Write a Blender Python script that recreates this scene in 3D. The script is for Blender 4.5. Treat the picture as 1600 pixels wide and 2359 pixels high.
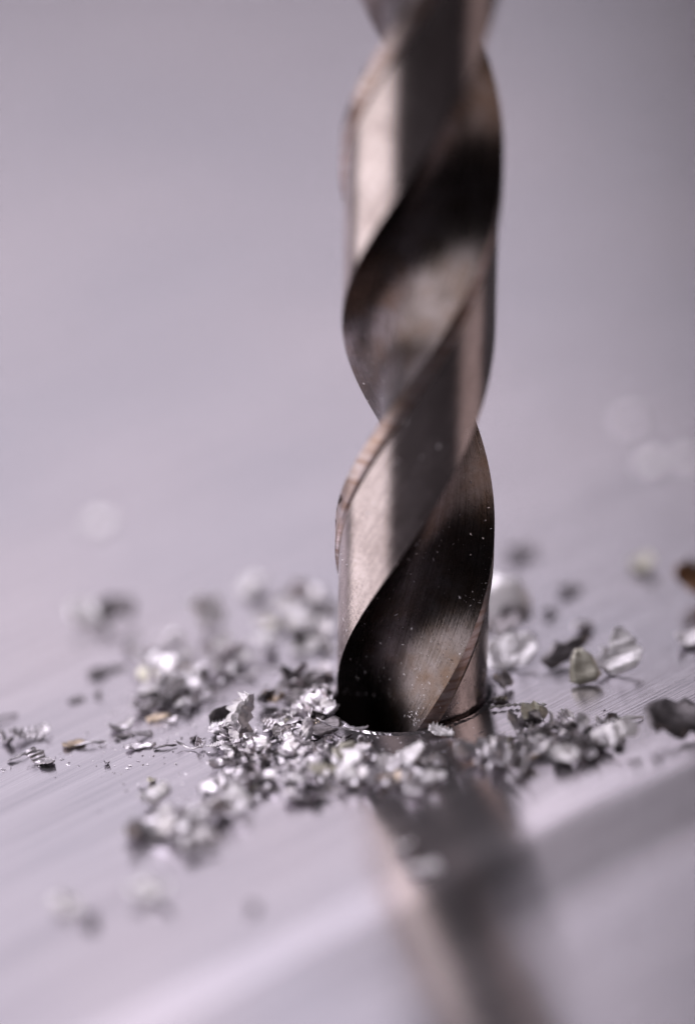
import bpy, bmesh, math, random
from mathutils import Vector, Matrix, Euler, noise

# ------------------------------------------------------------------ scene, camera, light
# 1 unit = 1 cm (macro photograph of a 12 mm twist drill)
S = bpy.context.scene
for o in list(bpy.data.objects):
    bpy.data.objects.remove(o)
S.unit_settings.system = 'METRIC'
S.unit_settings.scale_length = 0.01
S.render.engine = 'CYCLES'
S.cycles.use_denoising = True
S.cycles.max_bounces = 8
S.cycles.glossy_bounces = 5
S.cycles.sample_clamp_indirect = 6.0
S.cycles.caustics_reflective = False
S.cycles.caustics_refractive = False
S.view_settings.view_transform = 'Standard'
S.view_settings.look = 'None'
S.view_settings.gamma = 1.0
S.view_settings.use_curve_mapping = False
S.view_settings.exposure = 0.0

R = math.radians
C = bpy.context.collection

PITCH, ROLL, DIST, LENS = R(22.7), R(-6.5), 49.0, 220.5
cam_d = bpy.data.cameras.new('camera')
cam = bpy.data.objects.new('camera', cam_d)
C.objects.link(cam)
S.camera = cam
cam_d.sensor_fit = 'VERTICAL'
cam_d.sensor_height = 36.0
cam_d.lens = LENS
cam_d.clip_start = 0.5
cam_d.clip_end = 500
CR = Matrix.Rotation(math.pi / 2 - PITCH, 3, 'X') @ Matrix.Rotation(ROLL, 3, 'Z')
CP = -(CR @ Vector((0.50, -1.46, -DIST)))
cam.matrix_world = Matrix.Translation(CP) @ CR.to_4x4()
cam_d.dof.use_dof = True
cam_d.dof.focus_distance = DIST - 0.52
cam_d.dof.aperture_fstop = LENS * 1e-3 / 3.6        # 36 mm wide entrance pupil
cam_d.dof.aperture_blades = 0

W = bpy.data.worlds.new('World')
S.world = W
W.use_nodes = True
W.node_tree.nodes['Background'].inputs[0].default_value = (0.60, 0.54, 0.60, 1)
W.node_tree.nodes['Background'].inputs[1].default_value = 0.03


def area(name, loc, target, sx, sy, radiance, col, spread=180, turn=0):
    d = bpy.data.lights.new(name, 'AREA')
    d.shape = 'RECTANGLE'
    d.size, d.size_y = sx, sy
    d.energy = radiance * math.pi * sx * sy            # radiance -> power
    d.color = col
    d.spread = R(spread)
    o = bpy.data.objects.new(name, d)
    C.objects.link(o)
    o.location = loc
    o.rotation_euler = ((Vector(target) - Vector(loc)).to_track_quat('-Z', 'Y').to_matrix() @ Matrix.Rotation(R(turn), 3, 'Z')).to_euler()
    return o


# large window-like softbox behind and above the plate, a side one on the left, a weak warm one on the right
area('back_softbox', (-39, 78, 43), (0, 0, 0), 104, 64, 0.96, (0.97, 0.89, 0.985), turn=-20)
area('left_softbox', (-60, -10, 24), (0, 0, 2), 84, 60, 2.1, (1.0, 0.945, 0.95))
area('right_softbox', (58, -6, 22), (0, 0, 3), 46, 40, 0.8, (1.0, 0.82, 0.77))
area('top_softbox', (-22, 16, 62), (0, 0, 0), 44, 32, 8.0, (0.97, 0.92, 1.0))


# ------------------------------------------------------------------ helpers
FPX = LENS / 36.0 * 2359.0


def at(px, py, z=0.0):
    """point on the plane z seen at a position of the 1576 px wide picture"""
    px, py = px * 1600 / 1576, py * 1600 / 1576
    d = CR @ Vector(((px - 800) / FPX, -(py - 1179.5) / FPX, -1))
    k = (z - CP.z) / d.z
    return CP + d * k


def mesh_obj(name, verts, faces, m, parent=None, smooth=False):
    me = bpy.data.meshes.new(name)
    me.from_pydata([tuple(v) for v in verts], [], faces)
    me.update()
    if smooth:
        me.polygons.foreach_set('use_smooth', [True] * len(me.polygons))
    o = bpy.data.objects.new(name, me)
    C.objects.link(o)
    if m:
        me.materials.append(m)
    if parent:
        o.parent = parent
    return o


def tag(o, label, cat, group=None):
    o['label'] = label
    o['category'] = cat
    if group:
        o['group'] = group
    return o


class NT:
    def __init__(self, name):
        self.m = bpy.data.materials.new(name)
        self.m.use_nodes = True
        self.t = self.m.node_tree
        self.b = self.t.nodes['Principled BSDF']

    def n(self, typ, **kw):
        nd = self.t.nodes.new(typ)
        for k, v in kw.items():
            if k.startswith('i_'):
                nd.inputs[k[2:].replace('_', ' ')].default_value = v
            else:
                setattr(nd, k, v)
        return nd

    def l(self, a, b):
        self.t.links.new(a, b)

    def ramp(self, fac, stops):
        r = self.n('ShaderNodeValToRGB')
        el = r.color_ramp.elements
        while len(el) < len(stops):
            el.new(0.5)
        for e, (p, c) in zip(el, stops):
            e.position = p
            e.color = (*c, 1) if len(c) == 3 else c
        self.l(fac, r.inputs['Fac'])
        return r.outputs['Color']

    def mapped(self, rot=(0, 0, 0), scale=(1, 1, 1), loc=(0, 0, 0)):
        tc = self.n('ShaderNodeTexCoord')
        m0 = self.n('ShaderNodeMapping')
        m0.inputs['Rotation'].default_value = rot
        self.l(tc.outputs['Object'], m0.inputs['Vector'])
        mp = self.n('ShaderNodeMapping')
        mp.inputs['Scale'].default_value = scale
        mp.inputs['Location'].default_value = loc
        self.l(m0.outputs['Vector'], mp.inputs['Vector'])
        return mp.outputs['Vector']

    def noise(self, vec, scale=1, detail=3, rough=0.5):
        nz = self.n('ShaderNodeTexNoise')
        nz.inputs['Scale'].default_value = scale
        nz.inputs['Detail'].default_value = detail
        nz.inputs['Roughness'].default_value = rough
        self.l(vec, nz.inputs['Vector'])
        return nz.outputs['Fac']

    def math(self, op, a, b=None, clamp=False):
        m = self.n('ShaderNodeMath', operation=op, use_clamp=clamp)
        for i, x in enumerate((a, b)):
            if x is None:
                continue
            if isinstance(x, (int, float)):
                m.inputs[i].default_value = x
            else:
                self.l(x, m.inputs[i])
        return m.outputs[0]

    def mix(self, fac, a, b, mode='MIX'):
        m = self.n('ShaderNodeMix', data_type='RGBA', blend_type=mode)
        for s, x in ((m.inputs[0], fac), (m.inputs[6], a), (m.inputs[7], b)):
            if isinstance(x, (int, float)):
                s.default_value = x
            elif isinstance(x, tuple):
                s.default_value = (*x, 1)
            else:
                self.l(x, s)
        return m.outputs[2]

    def bump(self, h, strength, dist):
        b = self.n('ShaderNodeBump')
        b.inputs['Strength'].default_value = strength
        b.inputs['Distance'].default_value = dist
        self.l(h, b.inputs['Height'])
        self.l(b.outputs['Normal'], self.b.inputs['Normal'])


BRUSH = R(41)


def plate_material():
    k = NT('brushed_plate')
    fine = k.noise(k.mapped((0, 0, -BRUSH), (0.55, 42, 1)), 1, 4, 0.6)
    coarse = k.noise(k.mapped((0, 0, -BRUSH), (0.12, 5, 1), (3, 7, 0)), 1, 3, 0.55)
    cloud = k.noise(k.mapped((0, 0, 0), (0.28, 0.22, 1)), 1, 3)
    rare = k.noise(k.mapped((0, 0, -BRUSH + 0.05), (0.4, 16, 1), (11, 2, 0)), 1, 2)
    base = k.ramp(k.math('ADD', k.math('MULTIPLY', fine, 0.5), k.math('MULTIPLY', coarse, 0.5)),
                  [(0.34, (0.42, 0.40, 0.445)), (0.66, (0.78, 0.74, 0.80))])
    scr = k.ramp(rare, [(0.66, (0, 0, 0)), (0.74, (1, 1, 1))])
    base = k.mix(k.math('MULTIPLY', scr, 0.5), base, (0.86, 0.82, 0.86))
    base = k.mix(0.4, base, k.ramp(cloud, [(0.3, (0.42, 0.43, 0.50)), (0.7, (0.72, 0.645, 0.68))]))
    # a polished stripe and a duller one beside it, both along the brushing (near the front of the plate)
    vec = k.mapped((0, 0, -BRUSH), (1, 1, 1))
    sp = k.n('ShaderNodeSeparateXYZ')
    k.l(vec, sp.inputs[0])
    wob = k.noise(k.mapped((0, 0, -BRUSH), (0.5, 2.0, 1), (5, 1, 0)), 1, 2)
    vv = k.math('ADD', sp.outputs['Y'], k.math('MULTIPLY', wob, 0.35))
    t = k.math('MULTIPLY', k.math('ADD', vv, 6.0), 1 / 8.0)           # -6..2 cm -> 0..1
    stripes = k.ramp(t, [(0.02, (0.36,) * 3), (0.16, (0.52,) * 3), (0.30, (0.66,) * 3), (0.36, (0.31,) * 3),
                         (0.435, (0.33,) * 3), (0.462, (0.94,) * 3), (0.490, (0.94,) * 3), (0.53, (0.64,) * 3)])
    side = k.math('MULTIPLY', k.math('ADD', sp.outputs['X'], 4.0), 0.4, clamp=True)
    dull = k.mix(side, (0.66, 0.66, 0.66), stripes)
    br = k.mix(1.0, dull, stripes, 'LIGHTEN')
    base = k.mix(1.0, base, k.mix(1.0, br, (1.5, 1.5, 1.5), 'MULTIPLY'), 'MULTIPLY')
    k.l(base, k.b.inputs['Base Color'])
    k.b.inputs['Metallic'].default_value = 0.90
    rg = k.math('ADD', k.math('MULTIPLY', coarse, 0.10), k.math('MULTIPLY', fine, 0.10))
    k.l(k.math('ADD', rg, 0.04), k.b.inputs['Roughness'])
    k.bump(k.math('ADD', fine, k.math('MULTIPLY', coarse, 0.3)), 0.16, 0.02)
    return k.m


def steel(name, lo, hi, rough, speck=0.3, tint=None, grind=60, rings=None):
    k = NT(name)
    v = k.mapped((0, 0, 0), (1, 1, 1))
    n1 = k.noise(v, 3.0, 4, 0.6)
    n2 = k.noise(v, 60, 2, 0.6)
    uv = k.n('ShaderNodeUVMap', uv_map='UVMap')
    mp = k.n('ShaderNodeMapping')
    mp.inputs['Scale'].default_value = (grind, 1.3, 1)
    k.l(uv.outputs[0], mp.inputs['Vector'])
    gl = k.noise(mp.outputs['Vector'], 1, 4, 0.65)
    n1 = k.math('ADD', k.math('MULTIPLY', n1, 0.55), k.math('MULTIPLY', gl, 0.45))
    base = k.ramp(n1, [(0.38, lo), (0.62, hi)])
    if tint:
        t = k.noise(v, 2.2, 3, 0.7)
        base = k.mix(k.ramp(t, [(0.45, (0, 0, 0)), (0.65, (1, 1, 1))]), base, tint)
    base = k.mix(k.math('MULTIPLY', k.ramp(n2, [(0.52, (0, 0, 0)), (0.70, (1, 1, 1))]), speck),
                 base, (lo[0] * 0.45, lo[1] * 0.4, lo[2] * 0.4))
    if rings:                                   # brown heat marks across the strip
        mq = k.n('ShaderNodeMapping')
        mq.inputs['Scale'].default_value = (2.0, 17, 1)
        k.l(uv.outputs[0], mq.inputs['Vector'])
        rn = k.noise(mq.outputs['Vector'], 1, 3, 0.6)
        base = k.mix(k.math('MULTIPLY', k.ramp(rn, [(0.45, (0, 0, 0)), (0.6, (1, 1, 1))]), 0.75), base, rings)
    k.l(base, k.b.inputs['Base Color'])
    k.b.inputs['Metallic'].default_value = 1.0
    k.l(k.math('ADD', k.math('MULTIPLY', n1, 0.15), rough), k.b.inputs['Roughness'])
    k.bump(k.math('ADD', n2, k.math('MULTIPLY', gl, 1.2)), 0.10, 0.02)
    return k.m


def chip_material(name, lo, hi, rough, metal=0.78, vary=0.45):
    k = NT(name)
    tc = k.n('ShaderNodeTexCoord')
    n1 = k.noise(k.mapped((0.3, 0.2, 0.4), (6, 50, 20)), 1, 3, 0.6)
    n2 = k.noise(tc.outputs['Object'], 14, 3, 0.6)
    inf = k.n('ShaderNodeObjectInfo')
    base = k.ramp(k.math('ADD', k.math('MULTIPLY', n1, 0.6), k.math('MULTIPLY', n2, 0.4)),
                  [(0.35, lo), (0.6, hi)])
    v = k.math('ADD', k.math('MULTIPLY', inf.outputs['Random'], vary), 1.05 - vary)
    hs = k.n('ShaderNodeHueSaturation')
    k.l(base, hs.inputs['Color'])
    k.l(v, hs.inputs['Value'])
    k.l(hs.outputs['Color'], k.b.inputs['Base Color'])
    k.b.inputs['Metallic'].default_value = metal
    k.l(k.math('ADD', k.math('MULTIPLY', n2, 0.2), rough), k.b.inputs['Roughness'])
    k.bump(n1, 0.5, 0.02)
    return k.m


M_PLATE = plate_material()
M_LAND = steel('ground_steel', (0.46, 0.395, 0.37), (0.70, 0.62, 0.59), 0.13, 0.75, grind=25)
M_MARGIN = steel('margin_steel', (0.52, 0.45, 0.44), (0.66, 0.58, 0.57), 0.24, 0.4, (0.48, 0.37, 0.32), rings=(0.30, 0.185, 0.13))
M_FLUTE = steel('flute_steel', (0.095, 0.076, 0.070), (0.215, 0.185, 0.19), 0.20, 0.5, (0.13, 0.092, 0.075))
M_CHIP = chip_material('bright_chip', (0.64, 0.595, 0.65), (0.93, 0.88, 0.93), 0.24)
M_PALE = chip_material('pale_chip', (0.72, 0.68, 0.73), (0.95, 0.91, 0.94), 0.30, 0.35, 0.15)
M_COIL = chip_material('coil_steel', (0.78, 0.74, 0.78), (0.95, 0.91, 0.94), 0.35, 0.1, 0.0)
M_DARK = chip_material('dark_chip', (0.10, 0.09, 0.095), (0.26, 0.235, 0.25), 0.32)
M_TAN = chip_material('tan_chip', (0.50, 0.38, 0.28), (0.80, 0.66, 0.54), 0.35)
M_YEL = chip_material('yellow_chip', (0.70, 0.66, 0.54), (0.93, 0.89, 0.79), 0.35, 0.5)
M_BROWN = chip_material('brown_chip', (0.10, 0.05, 0.03), (0.28, 0.15, 0.08), 0.4)

# ------------------------------------------------------------------ the plate with its drilled hole
RD = 0.615
TILT = -ROLL + R(0.3)                       # the drill leans from the plate's normal
AX = Vector((math.sin(TILT), 0, math.cos(TILT)))
RH = 0.627


def build_plate():
    N = 160
    x0, x1, y0, y1 = -40.0, 40.0, -16.0, 52.0
    rings = [(RH, 0.0), (RH + 0.05, 0.0), (1.0, 0.0), (2.5, 0.0), (6.0, 0.0)]
    vs, fs = [], []

    def ring(pts):
        a = len(vs)
        vs.extend(pts)
        return a
    ang = [2 * math.pi * i / N for i in range(N)]
    starts = []
    for d in (-1.6, -0.8, -0.03):
        c = AX * (d / AX.z)
        starts.append(ring([(c.x + RH * math.cos(a), c.y + RH * math.sin(a), d) for a in ang]))
    starts.append(ring([((RH + 0.012) * math.cos(a), (RH + 0.012) * math.sin(a), 0.0) for a in ang]))
    for r, z in rings[1:]:
        starts.append(ring([(r * math.cos(a), r * math.sin(a), z) for a in ang]))
    out = []
    for a in ang:
        c, s = math.cos(a), math.sin(a)
        t = min((x1 / c) if c > 1e-9 else (x0 / c if c < -1e-9 else 1e9),
                (y1 / s) if s > 1e-9 else (y0 / s if s < -1e-9 else 1e9))
        out.append((c * t, s * t, 0.0))
    starts.append(ring(out))
    starts.append(ring([(p[0], p[1], -1.6) for p in out]))
    for a, b in zip(starts, starts[1:]):
        for i in range(N):
            j = (i + 1) % N
            fs.append((a + i, b + i, b + j, a + j))
    a, b = starts[-1], starts[0]
    for i in range(N):
        j = (i + 1) % N
        fs.append((a + i, b + i, b + j, a + j))
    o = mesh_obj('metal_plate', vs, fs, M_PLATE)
    o['kind'] = 'structure'
    # thin ragged burr standing round the rim of the hole
    rng = random.Random(4)
    vs, fs = [], []
    for i in range(N):
        a = ang[i]
        h = 0.007 + 0.012 * max(0, noise.noise((3 * math.cos(a), 3 * math.sin(a), 1))) + 0.005 * rng.random()
        for r, z in ((RH + 0.004, -0.01), (RH + 0.002, h), (RH + 0.014, h * 0.8), (RH + 0.034 + 0.012 * rng.random(), 0.0005)):
            vs.append((r * math.cos(a), r * math.sin(a), z))
    for i in range(N):
        j = (i + 1) % N
        for k in range(3):
            fs.append((i * 4 + k, i * 4 + k + 1, j * 4 + k + 1, j * 4 + k))
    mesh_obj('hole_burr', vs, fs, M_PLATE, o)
    return o


build_plate()

# ------------------------------------------------------------------ the twist drill
LEAD = 6.1
LANDA = 81.0
MARG = 12.5
PH0 = 0.2 - 90.0           # plan angle of the leading edge at the plate's surface (front = -90)
ZT, ZB = 9.2, -1.15


def profile():
    """half of the cross-section as three open runs: margin, land, flute (angles from the leading edge)"""
    p = lambda r, a: Vector((r * RD * math.cos(R(a)), r * RD * math.sin(R(a))))
    margin = [p(1.0, a * MARG / 4) for a in range(5)] + [p(0.98, MARG + 0.6), p(0.952, MARG + 2.2)]
    land = [p(0.952, MARG + 2.2 + (LANDA - MARG - 2.2) * i / 18) for i in range(19)]
    a0 = land[-1]
    a3 = p(1.0, 180)
    a1 = RD * Vector((0.09, 0.40))
    a2 = RD * Vector((-0.27, 0.25))
    fl = []
    n = 34
    for i in range(n + 1):
        t = i / n
        fl.append(a0 * (1 - t) ** 3 + 3 * a1 * t * (1 - t) ** 2 + 3 * a2 * t * t * (1 - t) + a3 * t ** 3)
    return margin, land, fl


def sweep(name, run, half, m, parent):
    nz = 300
    vs, fs = [], []
    for k in range(nz + 1):
        z = ZB + (ZT - ZB) * k / nz
        tw = R(PH0 + 180 * half) + 2 * math.pi * z / LEAD
        c, s = math.cos(tw), math.sin(tw)
        # 118 degree point: the last few millimetres narrow to the tip
        sc = 1.0 if z > -0.80 else max(0.02, 1 - (-0.80 - z) / 0.36)
        for i, q in enumerate(run):
            if name == 'margin' and i < 2:                    # small nicks in the cutting edge
                q = q * (1 - 0.05 * max(0.0, noise.noise((z * 6, half * 9, 0.5)) - 0.25) - 0.012 * max(0.0, noise.noise((z * 21, half * 9, 4))))
            vs.append((sc * (q.x * c - q.y * s), sc * (q.x * s + q.y * c), z))
    n = len(run)
    for k in range(nz):
        for i in range(n - 1):
            a = k * n + i
            fs.append((a, a + 1, a + n + 1, a + n))
    o = mesh_obj(name, vs, fs, m, parent, smooth=True)
    ln = [0.0]
    for a, b in zip(run, run[1:]):
        ln.append(ln[-1] + (b - a).length)
    uv = o.data.uv_layers.new(name='UVMap')
    for lp in o.data.loops:
        kz, i = divmod(lp.vertex_index, n)
        uv.data[lp.index].uv = (ln[i], (ZB + (ZT - ZB) * kz / nz) * 1.15)
    return o


drill = bpy.data.objects.new('drill_bit', None)
C.objects.link(drill)
drill.rotation_euler = (0, TILT, 0)
tag(drill, 'bronze grey steel twist drill standing in the hole of the plate', 'drill bit')
mg, ld, fl = profile()
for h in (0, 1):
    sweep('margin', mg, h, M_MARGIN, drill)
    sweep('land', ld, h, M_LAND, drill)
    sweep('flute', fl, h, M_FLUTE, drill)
# plain shank above the flutes
vs, fs = [], []
prof = [(0.02, ZT - 0.05), (RD, ZT - 0.05), (RD, ZT + 3.4), (RD - 0.05, ZT + 3.5), (0.02, ZT + 3.5)]
for r, z in prof:
    for i in range(64):
        vs.append((r * math.cos(2 * math.pi * i / 64), r * math.sin(2 * math.pi * i / 64), z))
for k in range(len(prof) - 1):
    for i in range(64):
        j = (i + 1) % 64
        fs.append((k * 64 + i, k * 64 + j, k * 64 + 64 + j, k * 64 + 64 + i))
mesh_obj('shank', vs, fs, M_LAND, drill)


# ------------------------------------------------------------------ metal chips
def chip_mesh(name, seed, L, Wd, curl=0.5, twist=0.3, fold=0.0, ridge=0.0, nr=6, jag=0.25, crumple=0.15,
              thick=0.012, saw=0.0, nu=11, nv=5, point=0.0):
    rng = random.Random(seed)
    off = Vector((rng.uniform(0, 50), rng.uniform(0, 50), rng.uniform(0, 50)))
    e0 = [1 + jag * rng.uniform(-1, 1) for _ in range(nu + 1)]
    e1 = [1 + jag * rng.uniform(-1, 1) for _ in range(nu + 1)]
    skew = rng.uniform(-0.25, 0.25)
    P = []
    for i in range(nu + 1):
        u = i / nu
        a = (u - 0.5) * curl
        if abs(curl) > 1e-3:
            rad = L / curl
            cx, cz = rad * math.sin(a), rad * (1 - math.cos(a))
        else:
            cx, cz = (u - 0.5) * L, 0
        tg = Vector((math.cos(a), 0, math.sin(a)))
        up = Vector((-math.sin(a), 0, math.cos(a)))
        sd = Vector((0, 1, 0))
        tw = twist * (u - 0.5)
        s2 = sd * math.cos(tw) + up * math.sin(tw)
        u2 = up * math.cos(tw) - sd * math.sin(tw)
        wl = 1 - point * u
        endt = min(1, 0.45 + 3.0 * u, 0.45 + 3.0 * (1 - u))
        row = []
        for j in range(nv + 1):
            v = j / nv - 0.5
            ed = e0[i] if v < 0 else e1[i]
            if saw and i % 2 and v > 0:
                ed *= 1 - saw
            y = v * Wd * ed * endt * wl
            h = ridge * Wd * math.sin(u * nr * 2 * math.pi + v * 2) + fold * abs(y)
            p = Vector((cx, 0, cz)) + s2 * y + u2 * h + tg * (skew * y)
            q = p * (2.2 / L) + off
            p += L * crumple * (noise.noise_vector(q) * 0.5 + noise.noise_vector(q * 2.3) * 0.25)
            row.append(p)
        P.append(row)
    vs, fs = [], []
    m = nv + 1

    def nrm(i, j):
        a = P[min(i + 1, nu)][j] - P[max(i - 1, 0)][j]
        b = P[i][min(j + 1, nv)] - P[i][max(j - 1, 0)]
        c = a.cross(b)
        return c.normalized() if c.length > 1e-9 else Vector((0, 0, 1))
    for sgn in (1, -1):
        for i in range(nu + 1):
            for j in range(nv + 1):
                edge = 0.5 if i in (0, nu) or j in (0, nv) else 1
                vs.append(P[i][j] + nrm(i, j) * (0.5 * thick * sgn * edge))
    o2 = (nu + 1) * m
    for i in range(nu):
        for j in range(nv):
            a = i * m + j
            fs.append((a, a + m, a + m + 1, a + 1))
            fs.append((o2 + a, o2 + a + 1, o2 + a + m + 1, o2 + a + m))
    for i in range(nu):
        a = i * m
        fs.append((a, o2 + a, o2 + a + m, a + m))
        a = i * m + nv
        fs.append((a, a + m, o2 + a + m, o2 + a))
    for j in range(nv):
        fs.append((j, j + 1, o2 + j + 1, o2 + j))
        a = nu * m + j
        fs.append((a, o2 + a, o2 + a + 1, a + 1))
    c = sum(vs, Vector()) / len(vs)
    me = bpy.data.meshes.new(name)
    me.from_pydata([tuple(v - c) for v in vs], [], fs)
    me.update()
    if rng.random() < 0.55:
        me.polygons.foreach_set('use_smooth', [True] * len(me.polygons))
    return me


RNG = random.Random(77)
BANK = {'flake': [], 'curl': [], 'ridged': [], 'sliver': [], 'crumb': []}
for s in range(9):
    BANK['flake'].append(chip_mesh('flake', 100 + s, 0.20, RNG.uniform(0.11, 0.16), RNG.uniform(-0.5, 0.9), 0.5,
                                   0.0, 0.03, 3, 0.38, 0.09, 0.010, nu=7, nv=4, point=RNG.choice((0, 0.3, 0.7))))
    BANK['curl'].append(chip_mesh('curl', 200 + s, 0.26, RNG.uniform(0.07, 0.12), RNG.uniform(1.2, 3.4), RNG.uniform(-1, 1),
                                  0.1, 0.03, 6, 0.2, 0.10, 0.012, nu=13, nv=3, point=RNG.choice((0, 0.4))))
    BANK['ridged'].append(chip_mesh('ridged', 300 + s, 0.22, RNG.uniform(0.10, 0.15), RNG.uniform(0.2, 1.6), 0.5,
                                    0.15, 0.05, 7, 0.18, 0.10, 0.010, saw=0.35, nu=14, nv=3, point=RNG.choice((0, 0.5))))
    BANK['sliver'].append(chip_mesh('sliver', 400 + s, 0.24, RNG.uniform(0.025, 0.05), RNG.uniform(-0.8, 1.6), 1.2,
                                    0.0, 0.02, 4, 0.3, 0.12, 0.012, nu=9, nv=2, point=0.6))
    BANK['crumb'].append(chip_mesh('crumb', 500 + s, 0.16, RNG.uniform(0.10, 0.14), RNG.uniform(0.5, 2.0), 1.0,
                                   0.25, 0.06, 3, 0.35, 0.17, 0.016, nu=7, nv=4))
MATMESH = {}


def mesh_for(kind, idx, m):
    key = (kind, idx, m.name)
    if key not in MATMESH:
        me = BANK[kind][idx].copy()
        me.materials.append(m)
        MATMESH[key] = me
    return MATMESH[key]


CELL = 0.05
HF = {}                                    # height field of what already lies on the plate


def place_chip(x, y, kind, m, size, label, cat, group=None, rot=None, sink=0.55, name='metal_chip', lift=None, sx=1.0):
    if math.hypot(x, y) < 0.70 and lift is None:          # keep clear of the drill
        k = 0.72 / max(1e-3, math.hypot(x, y))
        x, y = x * k, y * k
    me = mesh_for(kind, RNG.randrange(9), m)
    size *= 1.12
    o = bpy.data.objects.new(name, me)
    C.objects.link(o)
    if rot is None:
        rot = (RNG.gauss(0, 0.36), RNG.gauss(0, 0.36), RNG.uniform(0, 6.28))
    M = Euler(rot).to_matrix() @ Matrix.Diagonal((size * sx, size, size))
    pts = [M @ v.co for v in me.vertices]
    lo = min(p.z for p in pts)
    hi = max(p.z for p in pts)
    cells = {(round((x + p.x) / CELL), round((y + p.y) / CELL)) for p in pts}
    hs = sorted(HF.get(c, 0.0) for c in cells)
    base = (hs[int(len(hs) * 0.75)] * (1 - sink)) if hs else 0.0
    base = max(0.0015, base)
    if lift is not None:
        base = lift
    o.location = (x, y, base - lo)
    o.rotation_euler = rot
    o.scale = (size * sx, size, size)
    top = base + (hi - lo) * 0.55
    for c in cells:
        HF[c] = max(HF.get(c, 0.0), top)
    return tag(o, label, cat, group)


def pick_kind(r):
    return RNG.choices(('flake', 'curl', 'ridged', 'sliver', 'crumb'), r)[0]


def proj(x, y, z):
    c = CR.transposed() @ (Vector((x, y, z)) - CP)
    return (800 + FPX * c.x / -c.z) * 0.985, (1179.5 - FPX * c.y / -c.z) * 0.985


ADJ = {'flake': 'flat', 'curl': 'curled', 'ridged': 'ridged', 'sliver': 'thin', 'crumb': 'crumpled'}
COL = {'pale_chip': 'pale', 'bright_chip': 'silver', 'dark_chip': 'dark grey', 'tan_chip': 'tan', 'yellow_chip': 'yellowish'}


HEAPED = []


def heap(n, blobs, smin, smax, label, mats, kinds=(4, 3, 4, 1.2, 3), glint=0.28):
    """scatter n chips over pixel-free ellipses on the plate: (cx, cy, half width, half depth, weight)"""
    ws = [b[4] for b in blobs]
    for _ in range(n):
        cx, cy, hw, hd, _w = RNG.choices(blobs, ws)[0]
        while True:
            a, b = RNG.gauss(0, 0.5), RNG.gauss(0, 0.5)
            if a * a + b * b < 1.1:
                break
        x, y = cx + a * hw, cy + b * hd
        qx, qy = proj(x, y, 0.06)
        if 820 < qx < 1105 and 1560 < qy < 1722 - 0.1 * abs(qx - 930):      # bare plate in front of the hole
            continue
        m = RNG.choices([q[0] for q in mats], [q[1] for q in mats])[0]
        s = smin + (smax - smin) * RNG.random() ** 1.6
        kd = pick_kind(kinds)
        side = ''
        if label.startswith('wide'):
            side = 'left part of the ' if qx < 590 else ('middle of the ' if qx < 760 else 'right part of the ')
        elif label.startswith('heap'):
            side = 'left half of the ' if qx < 1250 else 'right half of the '
        what = ADJ[kd] + ' ' + COL[m.name]
        rot = None
        if RNG.random() < glint:                # lies with a face towards the overhead light
            rot = (RNG.gauss(0.5, 0.22), RNG.gauss(-0.12, 0.22), RNG.gauss(0, 0.45))
        ob = place_chip(x, y, kd, m, s, what + ' chip in the ' + side + label, 'metal chip', what + ' chips, ' + side + label, rot=rot)
        HEAPED.append((s, ob))


def blob(px, py, wpx, hpx, w=1.0):
    p = at(px, py)
    q = at(px + wpx, py)
    r = at(px, py - hpx)
    return (p.x, p.y, abs(q.x - p.x), abs(r.y - p.y), w)


MIX = [(M_CHIP, 9), (M_PALE, 1.2), (M_DARK, 3.0), (M_TAN, 0.22), (M_YEL, 0.25)]
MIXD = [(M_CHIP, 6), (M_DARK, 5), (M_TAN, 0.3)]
MIXB = [(M_CHIP, 8), (M_PALE, 6), (M_DARK, 1.2), (M_YEL, 0.6)]

heap(290, [blob(640, 1700, 170, 75, 3), blob(560, 1770, 110, 60, 2), blob(740, 1760, 150, 60, 2.4), blob(900, 1775, 110, 40, 1.6),
           blob(530, 1700, 60, 60, 1.2), blob(690, 1655, 110, 30, 1.2)],
     0.36, 1.05, 'wide heap before the drill', MIX)
heap(120, [blob(1270, 1690, 140, 50, 3), blob(1150, 1735, 70, 40, 1.4), blob(1340, 1700, 70, 40, 1.2), blob(1220, 1665, 40, 25, .5)],
     0.36, 1.0, 'heap right of the hole', MIX)
heap(66, [blob(395, 1590, 85, 50, 3), blob(390, 1540, 70, 30, 1)],
     0.4, 1.1, 'tight heap left of the wide heap', MIX)
heap(26, [blob(400, 1490, 70, 40, 2), blob(520, 1510, 70, 45, 2), blob(620, 1490, 80, 45, 1.6)],
     0.8, 1.6, 'loose blurred heap behind the left heaps', MIXB, glint=0.5)
heap(22, [blob(690, 1400, 60, 60, 2), blob(620, 1410, 30, 30, .7), blob(720, 1460, 40, 40, 1)],
     0.8, 1.7, 'blurred cluster behind the left side of the drill', MIXB, glint=0.5)
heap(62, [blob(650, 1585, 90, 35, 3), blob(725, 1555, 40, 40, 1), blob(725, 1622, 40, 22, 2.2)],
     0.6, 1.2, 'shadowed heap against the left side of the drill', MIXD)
heap(20, [blob(420, 1885, 90, 50, 2), blob(340, 1840, 40, 30, .7), blob(510, 1850, 50, 30, .7)],
     0.9, 1.7, 'small blurred heap nearest the camera', MIXB, glint=0.75)


def one(px, py, kind, m, size, label, rot=None, cat='metal chip', **kw):
    p = at(px, py)
    return place_chip(p.x, p.y, kind, m, size, label, cat, rot=rot, **kw)


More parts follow.
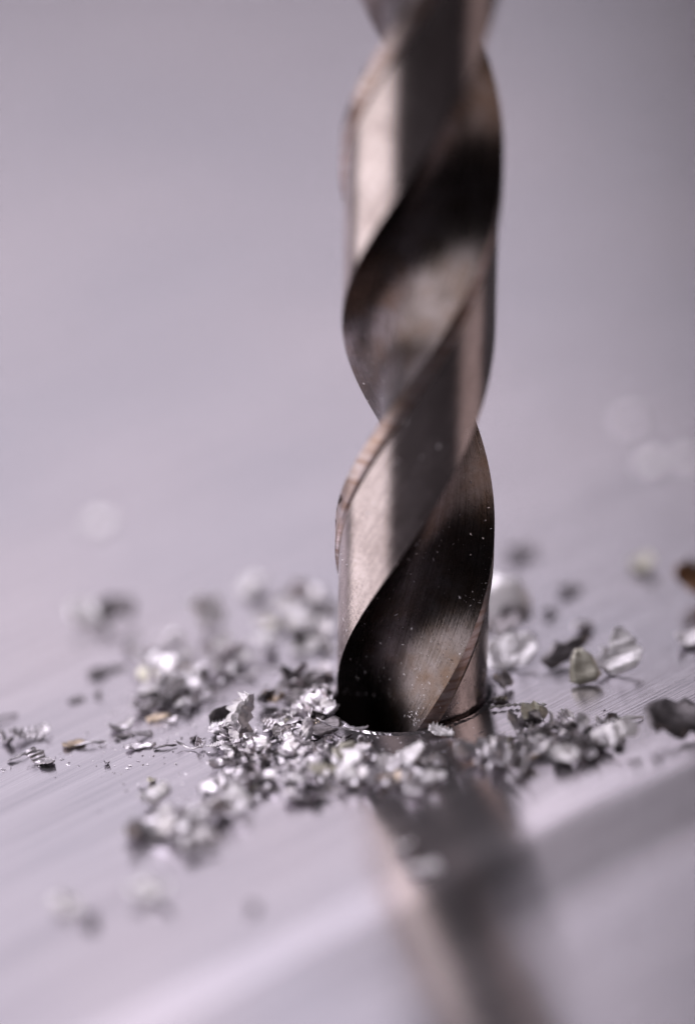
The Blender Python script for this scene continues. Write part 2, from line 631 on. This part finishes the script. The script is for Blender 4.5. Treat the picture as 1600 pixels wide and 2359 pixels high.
# chips that stand out one by one
one(70, 1675, 'ridged', M_CHIP, 1.35, 'ridged silver chip lying flat at the far left of the sharp zone', (0.25, 0.1, 0.1))
one(15, 1685, 'curl', M_CHIP, 0.9, 'curled silver chip cut by the left frame edge', (0.3, 0, 2.0))
one(95, 1730, 'curl', M_CHIP, 1.0, 'narrow bent chip below the flat ridged chip at far left', (0.1, 0.2, -0.9))
one(45, 1722, 'sliver', M_CHIP, 0.8, 'thin straight sliver left of the narrow bent chip at far left', (0, 0, 0.5))
one(14, 1633, 'sliver', M_DARK, 0.8, 'thin dark sliver alone at the left frame edge', (0, 0.1, 0.5))
one(170, 1692, 'flake', M_TAN, 0.85, 'flat tan chip lying alone on the left of the plate', (0.1, 0.05, 0.1))
one(205, 1693, 'sliver', M_CHIP, 0.9, 'thin silver sliver touching the flat tan chip', (0.1, 0, 0.0))
one(275, 1655, 'curl', M_CHIP, 0.9, 'silver chip with a thin tail left of the tight heap', (0.2, 0, 0.3))
one(285, 1672, 'flake', M_DARK, 0.8, 'dark flat chip under the silver chip with a tail', (0.1, 0.05, 0.2))
one(325, 1672, 'ridged', M_CHIP, 0.65, 'small ridged chip right of the dark flat chip', (0.3, 0.2, 0.4))
one(320, 1697, 'flake', M_CHIP, 1.1, 'broad silver flake on the plate between the tight heap and the tan chip', (0.15, 0.05, 0.05))
one(375, 1698, 'sliver', M_DARK, 0.7, 'short dark sliver right of the broad silver flake', (0, 0, 0.1))
one(425, 1700, 'sliver', M_CHIP, 0.9, 'thin bright sliver just left of the wide heap', (0.1, 0.15, -0.5))
one(455, 1698, 'crumb', M_CHIP, 0.6, 'small silver crumb between the bright sliver and the wide heap')
one(440, 1680, 'crumb', M_DARK, 0.45, 'tiny dark crumb above the small silver crumb')
one(243, 1735, 'crumb', M_CHIP, 0.35, 'tiny pale crumb alone on the plate at left')
one(345, 1775, 'crumb', M_YEL, 0.5, 'small yellowish crumb above the near heap')
one(325, 1800, 'crumb', M_DARK, 0.45, 'tiny dark crumb at the upper left of the near heap')
one(505, 1568, 'crumb', M_CHIP, 0.4, 'tiny round bright crumb alone on bare plate between the left heaps')
one(1003, 1668, 'ridged', M_PALE, 0.85, 'crumpled bright chip at the front rim of the hole', (0.5, 0.2, -0.35))
one(825, 1698, 'crumb', M_CHIP, 0.6, 'small white chip standing in the dark patch before the hole', (1.2, 0.1, 0.2))
one(840, 1700, 'crumb', M_TAN, 0.28, 'tiny orange crumb beside the small white chip before the hole')
one(910, 1745, 'curl', M_PALE, 1.6, 'large bright cupped chip at the front of the wide heap', (0.2, -0.1, 0.3), sx=0.9)
one(790, 1785, 'crumb', M_PALE, 1.0, 'round white chip at the front edge of the wide heap', (0.6, -0.15, 0.2))
one(972, 1785, 'crumb', M_PALE, 0.8, 'small round white chip at the right end of the wide heap', (0.6, -0.15, 0.2))
one(1285, 1735, 'crumb', M_PALE, 1.1, 'oval white chip lying in front of the right heap', (0.6, -0.15, 0.2))
one(1060, 1730, 'flake', M_CHIP, 0.9, 'pale triangular chip standing between the two front heaps', (1.0, 0.2, 0.2))
one(1400, 1695, 'flake', M_PALE, 1.6, 'large pointed bright flake at the right end of the right heap', (0.6, -0.15, 0.15))
one(1420, 1640, 'sliver', M_PALE, 1.3, 'bright bar shaped chip above the large pointed flake', (0.2, 0.2, 0.3), sx=0.8)
one(1390, 1645, 'crumb', M_DARK, 0.8, 'dark angular chip left of the bright bar shaped chip')
one(1365, 1650, 'crumb', M_PALE, 0.8, 'rounded pale chip left of the dark angular chip')
one(1215, 1650, 'flake', M_YEL, 0.9, 'pale yellowish chip standing at the upper left of the right heap', (1.1, 0.1, 0.2))
one(1535, 1665, 'flake', M_DARK, 2.0, 'large dark chip at the right frame edge', (0.5, 0.1, 0.1), sx=1.1)
one(1150, 1512, 'curl', M_CHIP, 1.0, 'small curl in front of the large blurred white chip', (0.2, 0, 0.2))
one(1125, 1425, 'flake', M_PALE, 2.6, 'tall blurred white chip half hidden behind the drill', (0.8, -0.2, 0.4))
one(1150, 1440, 'crumb', M_DARK, 1.9, 'dark blurred chip between the two large white chips behind the drill')
one(1118, 1565, 'crumb', M_PALE, 1.0, 'small white chip touching the right side of the drill', (0.8, 0.2, 0.4))
one(1128, 1590, 'crumb', M_YEL, 0.6, 'tiny yellowish chip at the right rim of the hole')
one(1285, 1500, 'flake', M_DARK, 2.0, 'dark blurred flake leaning on the yellow chip at right', (0.7, -0.3, 0.5))
one(1375, 1518, 'flake', M_PALE, 1.2, 'small white chip between the yellow chip and the white triangular chip', (0.7, -0.1, 1.2))
one(1320, 1430, 'crumb', M_CHIP, 1.0, 'faint pale chip behind the dark blurred flake')
one(1562, 1462, 'crumb', M_PALE, 1.4, 'pale round chip at the right frame edge behind the large dark chip')
one(1580, 1352, 'crumb', M_BROWN, 1.7, 'blurred brown chip cut by the right frame edge', (1.0, 0.2, 0.2))
one(1455, 1292, 'crumb', M_YEL, 1.5, 'blurred cream chip left of the brown chip')
one(1180, 1262, 'flake', M_DARK, 1.2, 'faint dark fleck far behind the right side of the drill', (0.1, 0.1, 0.2))
one(1290, 1345, 'flake', M_DARK, 0.9, 'faint dark fleck on bare plate behind the faint pale chip', (0.1, 0.1, 0.2))
one(1245, 1395, 'crumb', M_DARK, 0.7, 'small dark fleck right of the tall white chip')
one(1475, 1065, 'flake', M_PALE, 0.85, 'far blurred pale chip at the right of the picture', (0.58, -0.15, 0.1))
one(1555, 1050, 'flake', M_PALE, 0.85, 'far blurred pale chip next to the right frame edge', (0.58, -0.15, 0.1))
one(1430, 960, 'flake', M_CHIP, 0.7, 'very blurred pale flake farthest back at the right', (0.58, -0.15, 0.1))
one(228, 1200, 'flake', M_PALE, 0.9, 'single blurred pale chip far back at the left', (0.58, -0.15, 0.1))
one(205, 1420, 'flake', M_PALE, 1.6, 'blurred pale flake at the left behind the heaps', (0.5, 0.1, 0.1))
one(265, 1412, 'flake', M_DARK, 1.5, 'blurred dark flake beside the pale flake at the left', (0.5, 0.1, 0.1))
one(300, 1470, 'crumb', M_CHIP, 0.9, 'faint pale crumb left of the loose rear heap')
one(265, 1520, 'flake', M_DARK, 0.9, 'small dark fleck on the left above the tight heap', (0.2, 0, 0.3))
one(222, 1532, 'crumb', M_DARK, 0.8, 'small dark crumb left of the dark fleck above the tight heap')
one(175, 1590, 'flake', M_DARK, 0.6, 'flat dark speck on the left of the tight heap', (0.05, 0, 0.1))
one(225, 1584, 'crumb', M_DARK, 0.45, 'tiny dark speck right of the flat dark speck')
one(475, 1425, 'crumb', M_PALE, 1.8, 'blurred pale chip standing behind the loose rear heap', (1.1, 0.3, 0.2))
one(575, 1345, 'crumb', M_PALE, 1.6, 'faint very blurred pale chip far behind the drill at left')
one(150, 2070, 'crumb', M_PALE, 1.3, 'blurred pale chip near the camera at the lower left', (0.6, -0.15, 0.2))
one(205, 2090, 'crumb', M_DARK, 0.8, 'small blurred dark chip right of the lower left pale chip')
one(330, 2045, 'crumb', M_PALE, 1.4, 'blurred white chip alone below the near heap', (0.6, -0.15, 0.2))
one(372, 2040, 'crumb', M_PALE, 0.9, 'smaller blurred chip touching the white chip below the near heap')
one(575, 2065, 'crumb', M_DARK, 0.6, 'faint blurred speck on bare plate near the camera')
one(460, 1935, 'flake', M_DARK, 1.2, 'blurred grey flake just below the near heap', (0.2, 0.1, 0.1))
one(920, 1930, 'crumb', M_PALE, 0.9, 'small blurred chip in the dark reflection of the drill')
one(965, 1975, 'flake', M_PALE, 1.0, 'flat blurred chip below the small chip in the drill reflection', (0.1, 0.1, 0.2))

# the smallest pieces of the heaps, too small to pick apart, become one mass
HEAPED.sort(key=lambda q: -q[0])
mats = [M_CHIP, M_PALE, M_DARK, M_TAN, M_YEL]
vs, fs, mi = [], [], []
for _s, ob in HEAPED[212:]:
    b0 = len(vs)
    M4 = Matrix.LocRotScale(ob.location, ob.rotation_euler, ob.scale)
    vs += [M4 @ v.co for v in ob.data.vertices]
    for p in ob.data.polygons:
        fs.append([b0 + i for i in p.vertices])
        mi.append(mats.index(ob.data.materials[0]))
    bpy.data.objects.remove(ob)
o = mesh_obj('small_chips', vs, fs, None)
for m in mats:
    o.data.materials.append(m)
o.data.polygons.foreach_set('material_index', mi)
o['kind'] = 'stuff'
o['label'] = 'smallest metal crumbs filling the heaps of chips'
o['category'] = 'metal crumbs'

# big distinctive pieces of the wide heap
def special(name, me, px, py, rot, size, m, label, lift=0.002, dz=0.0, sx=1.0, yaw=0):
    me.transform(Matrix.Rotation(R(yaw), 4, 'Z'))
    me.materials.append(m)
    o = bpy.data.objects.new(name, me)
    C.objects.link(o)
    M = Euler(rot).to_matrix() @ Matrix.Diagonal((size * sx, size, size))
    lo = min((M @ v.co).z for v in me.vertices)
    p = at(px, py)
    o.location = (p.x, p.y, lift - lo + dz)
    o.rotation_euler = rot
    o.scale = (size * sx, size, size)
    return tag(o, label, 'metal chip')


special('metal_chip', chip_mesh('serrated', 901, 0.30, 0.26, 0.9, 0.7, -0.9, 0.05, 4, 0.35, 0.20, 0.012, saw=0.35, nu=12, nv=7, point=0.5),
        550, 1668, (R(35), R(-35), R(40)), 1.1, M_PALE, 'spiky bright saw edged chip standing at the left end of the wide heap')
special('metal_chip', chip_mesh('ridge_plate', 902, 0.20, 0.19, 0.05, 0.0, 0.0, 0.012, 9, 0.05, 0.02, 0.012, nu=36, nv=4),
        506, 1660, (R(90), R(90), R(5)), 1.0, M_DARK, 'dark finely ridged square flake standing at the left end of the wide heap')
special('metal_chip', chip_mesh('smooth', 903, 0.30, 0.17, 0.5, 0.2, 0.0, 0.0, 1, 0.06, 0.05, 0.010, nu=10, nv=4),
        742, 1668, (R(22), R(-6), R(20)), 0.85, M_DARK, 'smooth dark grey flake leaning against the rim of the hole', dz=0.03)
special('metal_chip', chip_mesh('long_curl', 904, 0.42, 0.10, 0.9, 0.6, 0.1, 0.02, 8, 0.1, 0.04, 0.010, nu=16, nv=3),
        780, 1685, (R(-25), R(8), R(-18)), 1.0, M_CHIP, 'long thin silver strip lying below the smooth dark flake', dz=0.10)

special('metal_chip', chip_mesh('triangle', 905, 0.34, 0.36, 0.35, 0.2, 0.0, 0.01, 2, 0.10, 0.07, 0.03, nu=8, nv=5, point=0.75),
        1412, 1515, (R(46), R(-6), R(-4)), 1.1, M_PALE, 'large white triangular chip standing right of the yellow chip', yaw=90)
special('metal_chip', chip_mesh('wedge', 906, 0.26, 0.26, 0.4, 0.3, 0.2, 0.02, 2, 0.12, 0.08, 0.04, nu=7, nv=5, point=0.6),
        1325, 1543, (R(48), R(-4), R(6)), 1.15, M_YEL, 'yellow blurred chip standing alone right of the drill', yaw=90)
special('metal_chip', chip_mesh('slab', 907, 0.36, 0.28, 0.5, 0.1, 0.1, 0.02, 2, 0.15, 0.10, 0.03, nu=8, nv=5, point=0.2),
        1158, 1508, (R(36), R(-8), R(4)), 1.15, M_PALE, 'large blurred white chip behind the right side of the drill')

# beaded coil of swarf to the right of the hole
vs, fs = [], []
p0, p1 = at(1112, 1612), at(1240, 1606)
d = (p1 - p0)
L = d.length
d.normalize()
sd = Vector((-d.y, d.x, 0))
n, k = 180, 6
for i in range(n + 1):                     # a narrow ribbon twisted round itself, so that it reads as beads
    t = i / n
    a = (t + 0.025 * math.sin(11 * t + 1)) * math.pi * 8
    hw = 0.017 * (0.7 + 0.5 * noise.noise((t * 7, 2, 3)) + 0.35 * t) * (1 - 0.6 * max(0.0, t - 0.9) * 10)
    nn = sd * math.cos(a) + Vector((0, 0, 1)) * math.sin(a)
    bb = sd * -math.sin(a) + Vector((0, 0, 1)) * math.cos(a)
    c = d * (t * L) + Vector((0, 0, 0.026)) + sd * (0.03 * math.sin(3 * t))
    for q in range(k):
        b = 2 * math.pi * q / k
        vs.append(c + nn * (hw * math.cos(b)) + bb * (0.005 * math.sin(b)))
for i in range(n):
    for q in range(k):
        r2 = (q + 1) % k
        fs.append((i * k + q, i * k + r2, (i + 1) * k + r2, (i + 1) * k + q))
o = mesh_obj('coiled_swarf', vs, fs, M_COIL, smooth=True)
o.location = (p0.x, p0.y, 0)
tag(o, 'thin pale beaded thread of twisted swarf lying right of the hole', 'swarf')


# ------------------------------------------------------------------ dust
def grains(name, pts, m):
    vs, fs = [], []
    for p, nrm_, s in pts:
        q = nrm_.to_track_quat('Z', 'Y').to_matrix() @ Matrix.Rotation(RNG.uniform(0, 6.28), 3, 'Z')
        a = len(vs)
        lx, ly, lz = s * RNG.uniform(0.5, 1.9), s * RNG.uniform(0.3, 0.8), s * RNG.uniform(0.2, 0.6)
        for v in ((-lx, 0, 0), (0, -ly, lz * .2), (lx, 0, lz), (0, ly, 0), (0, 0, lz)):
            vs.append(p + q @ Vector(v))
        fs += [(a, a + 1, a + 4), (a + 1, a + 2, a + 4), (a + 2, a + 3, a + 4), (a + 3, a, a + 4)]
    o = mesh_obj(name, vs, fs, m)
    o['kind'] = 'stuff'
    return o


pts = []
rng = random.Random(9)
for b in (blob(640, 1700, 230, 110), blob(1270, 1690, 200, 70), blob(395, 1590, 140, 90), blob(620, 1560, 160, 80),
          blob(900, 1740, 200, 70), blob(300, 1690, 260, 50), blob(420, 1850, 130, 80)):
    for _ in range(170):
        x, y = b[0] + rng.gauss(0, 0.55) * b[2], b[1] + rng.gauss(0, 0.55) * b[3]
        if math.hypot(x, y) > 0.66:
            pts.append((Vector((x, y, 0.001)), Vector((rng.gauss(0, .3), rng.gauss(0, .3), 1)), rng.uniform(0.004, 0.016)))
o = grains('metal_dust', pts, M_CHIP)
o['label'] = 'fine metal dust strewn between the chips on the plate'
o['category'] = 'metal dust'

# dust clinging to the drill: on the flute and margin surfaces of the lowest 3 cm
pts = []
DM = Matrix.Rotation(TILT, 3, 'Y')
runs = [(fl, 0, 420), (fl, 1, 420), (ld, 0, 130), (ld, 1, 90), (mg, 0, 40), ('lip', 1, 230)]
for run, half, cnt in runs:
    lip = run == 'lip'
    run = fl if lip else run
    for _ in range(cnt):
        z = 0.02 + 2.9 * rng.random() ** 1.7
        tw = R(PH0 + 180 * half) + 2 * math.pi * z / LEAD
        f = rng.random()
        if lip:
            z = 0.01 + 0.75 * rng.random() ** 2
            f = 0.97 - abs(rng.gauss(0, 0.035))
        elif run is fl and rng.random() < 0.35:
            f = 1 - abs(rng.gauss(0, 0.10))
        f = min(0.995, max(0.005, f))
        i = min(len(run) - 2, int(f * (len(run) - 1)))
        q = run[i].lerp(run[i + 1], f * (len(run) - 1) - i)
        tq = (run[i + 1] - run[i]).normalized()
        nq = Vector((tq.y, -tq.x))
        c, s = math.cos(tw), math.sin(tw)
        p = Vector((q.x * c - q.y * s, q.x * s + q.y * c, z))
        nn = Vector((nq.x * c - nq.y * s, nq.x * s + nq.y * c, 0))
        pts.append((DM @ p, DM @ nn, (0.003 + 0.011 * rng.random() ** 2) if lip else 0.0022 + 0.009 * rng.random() ** 3))
o = grains('drill_dust', pts, M_CHIP)
o['label'] = 'fine bright metal dust clinging to the lower drill'
o['category'] = 'metal dust'
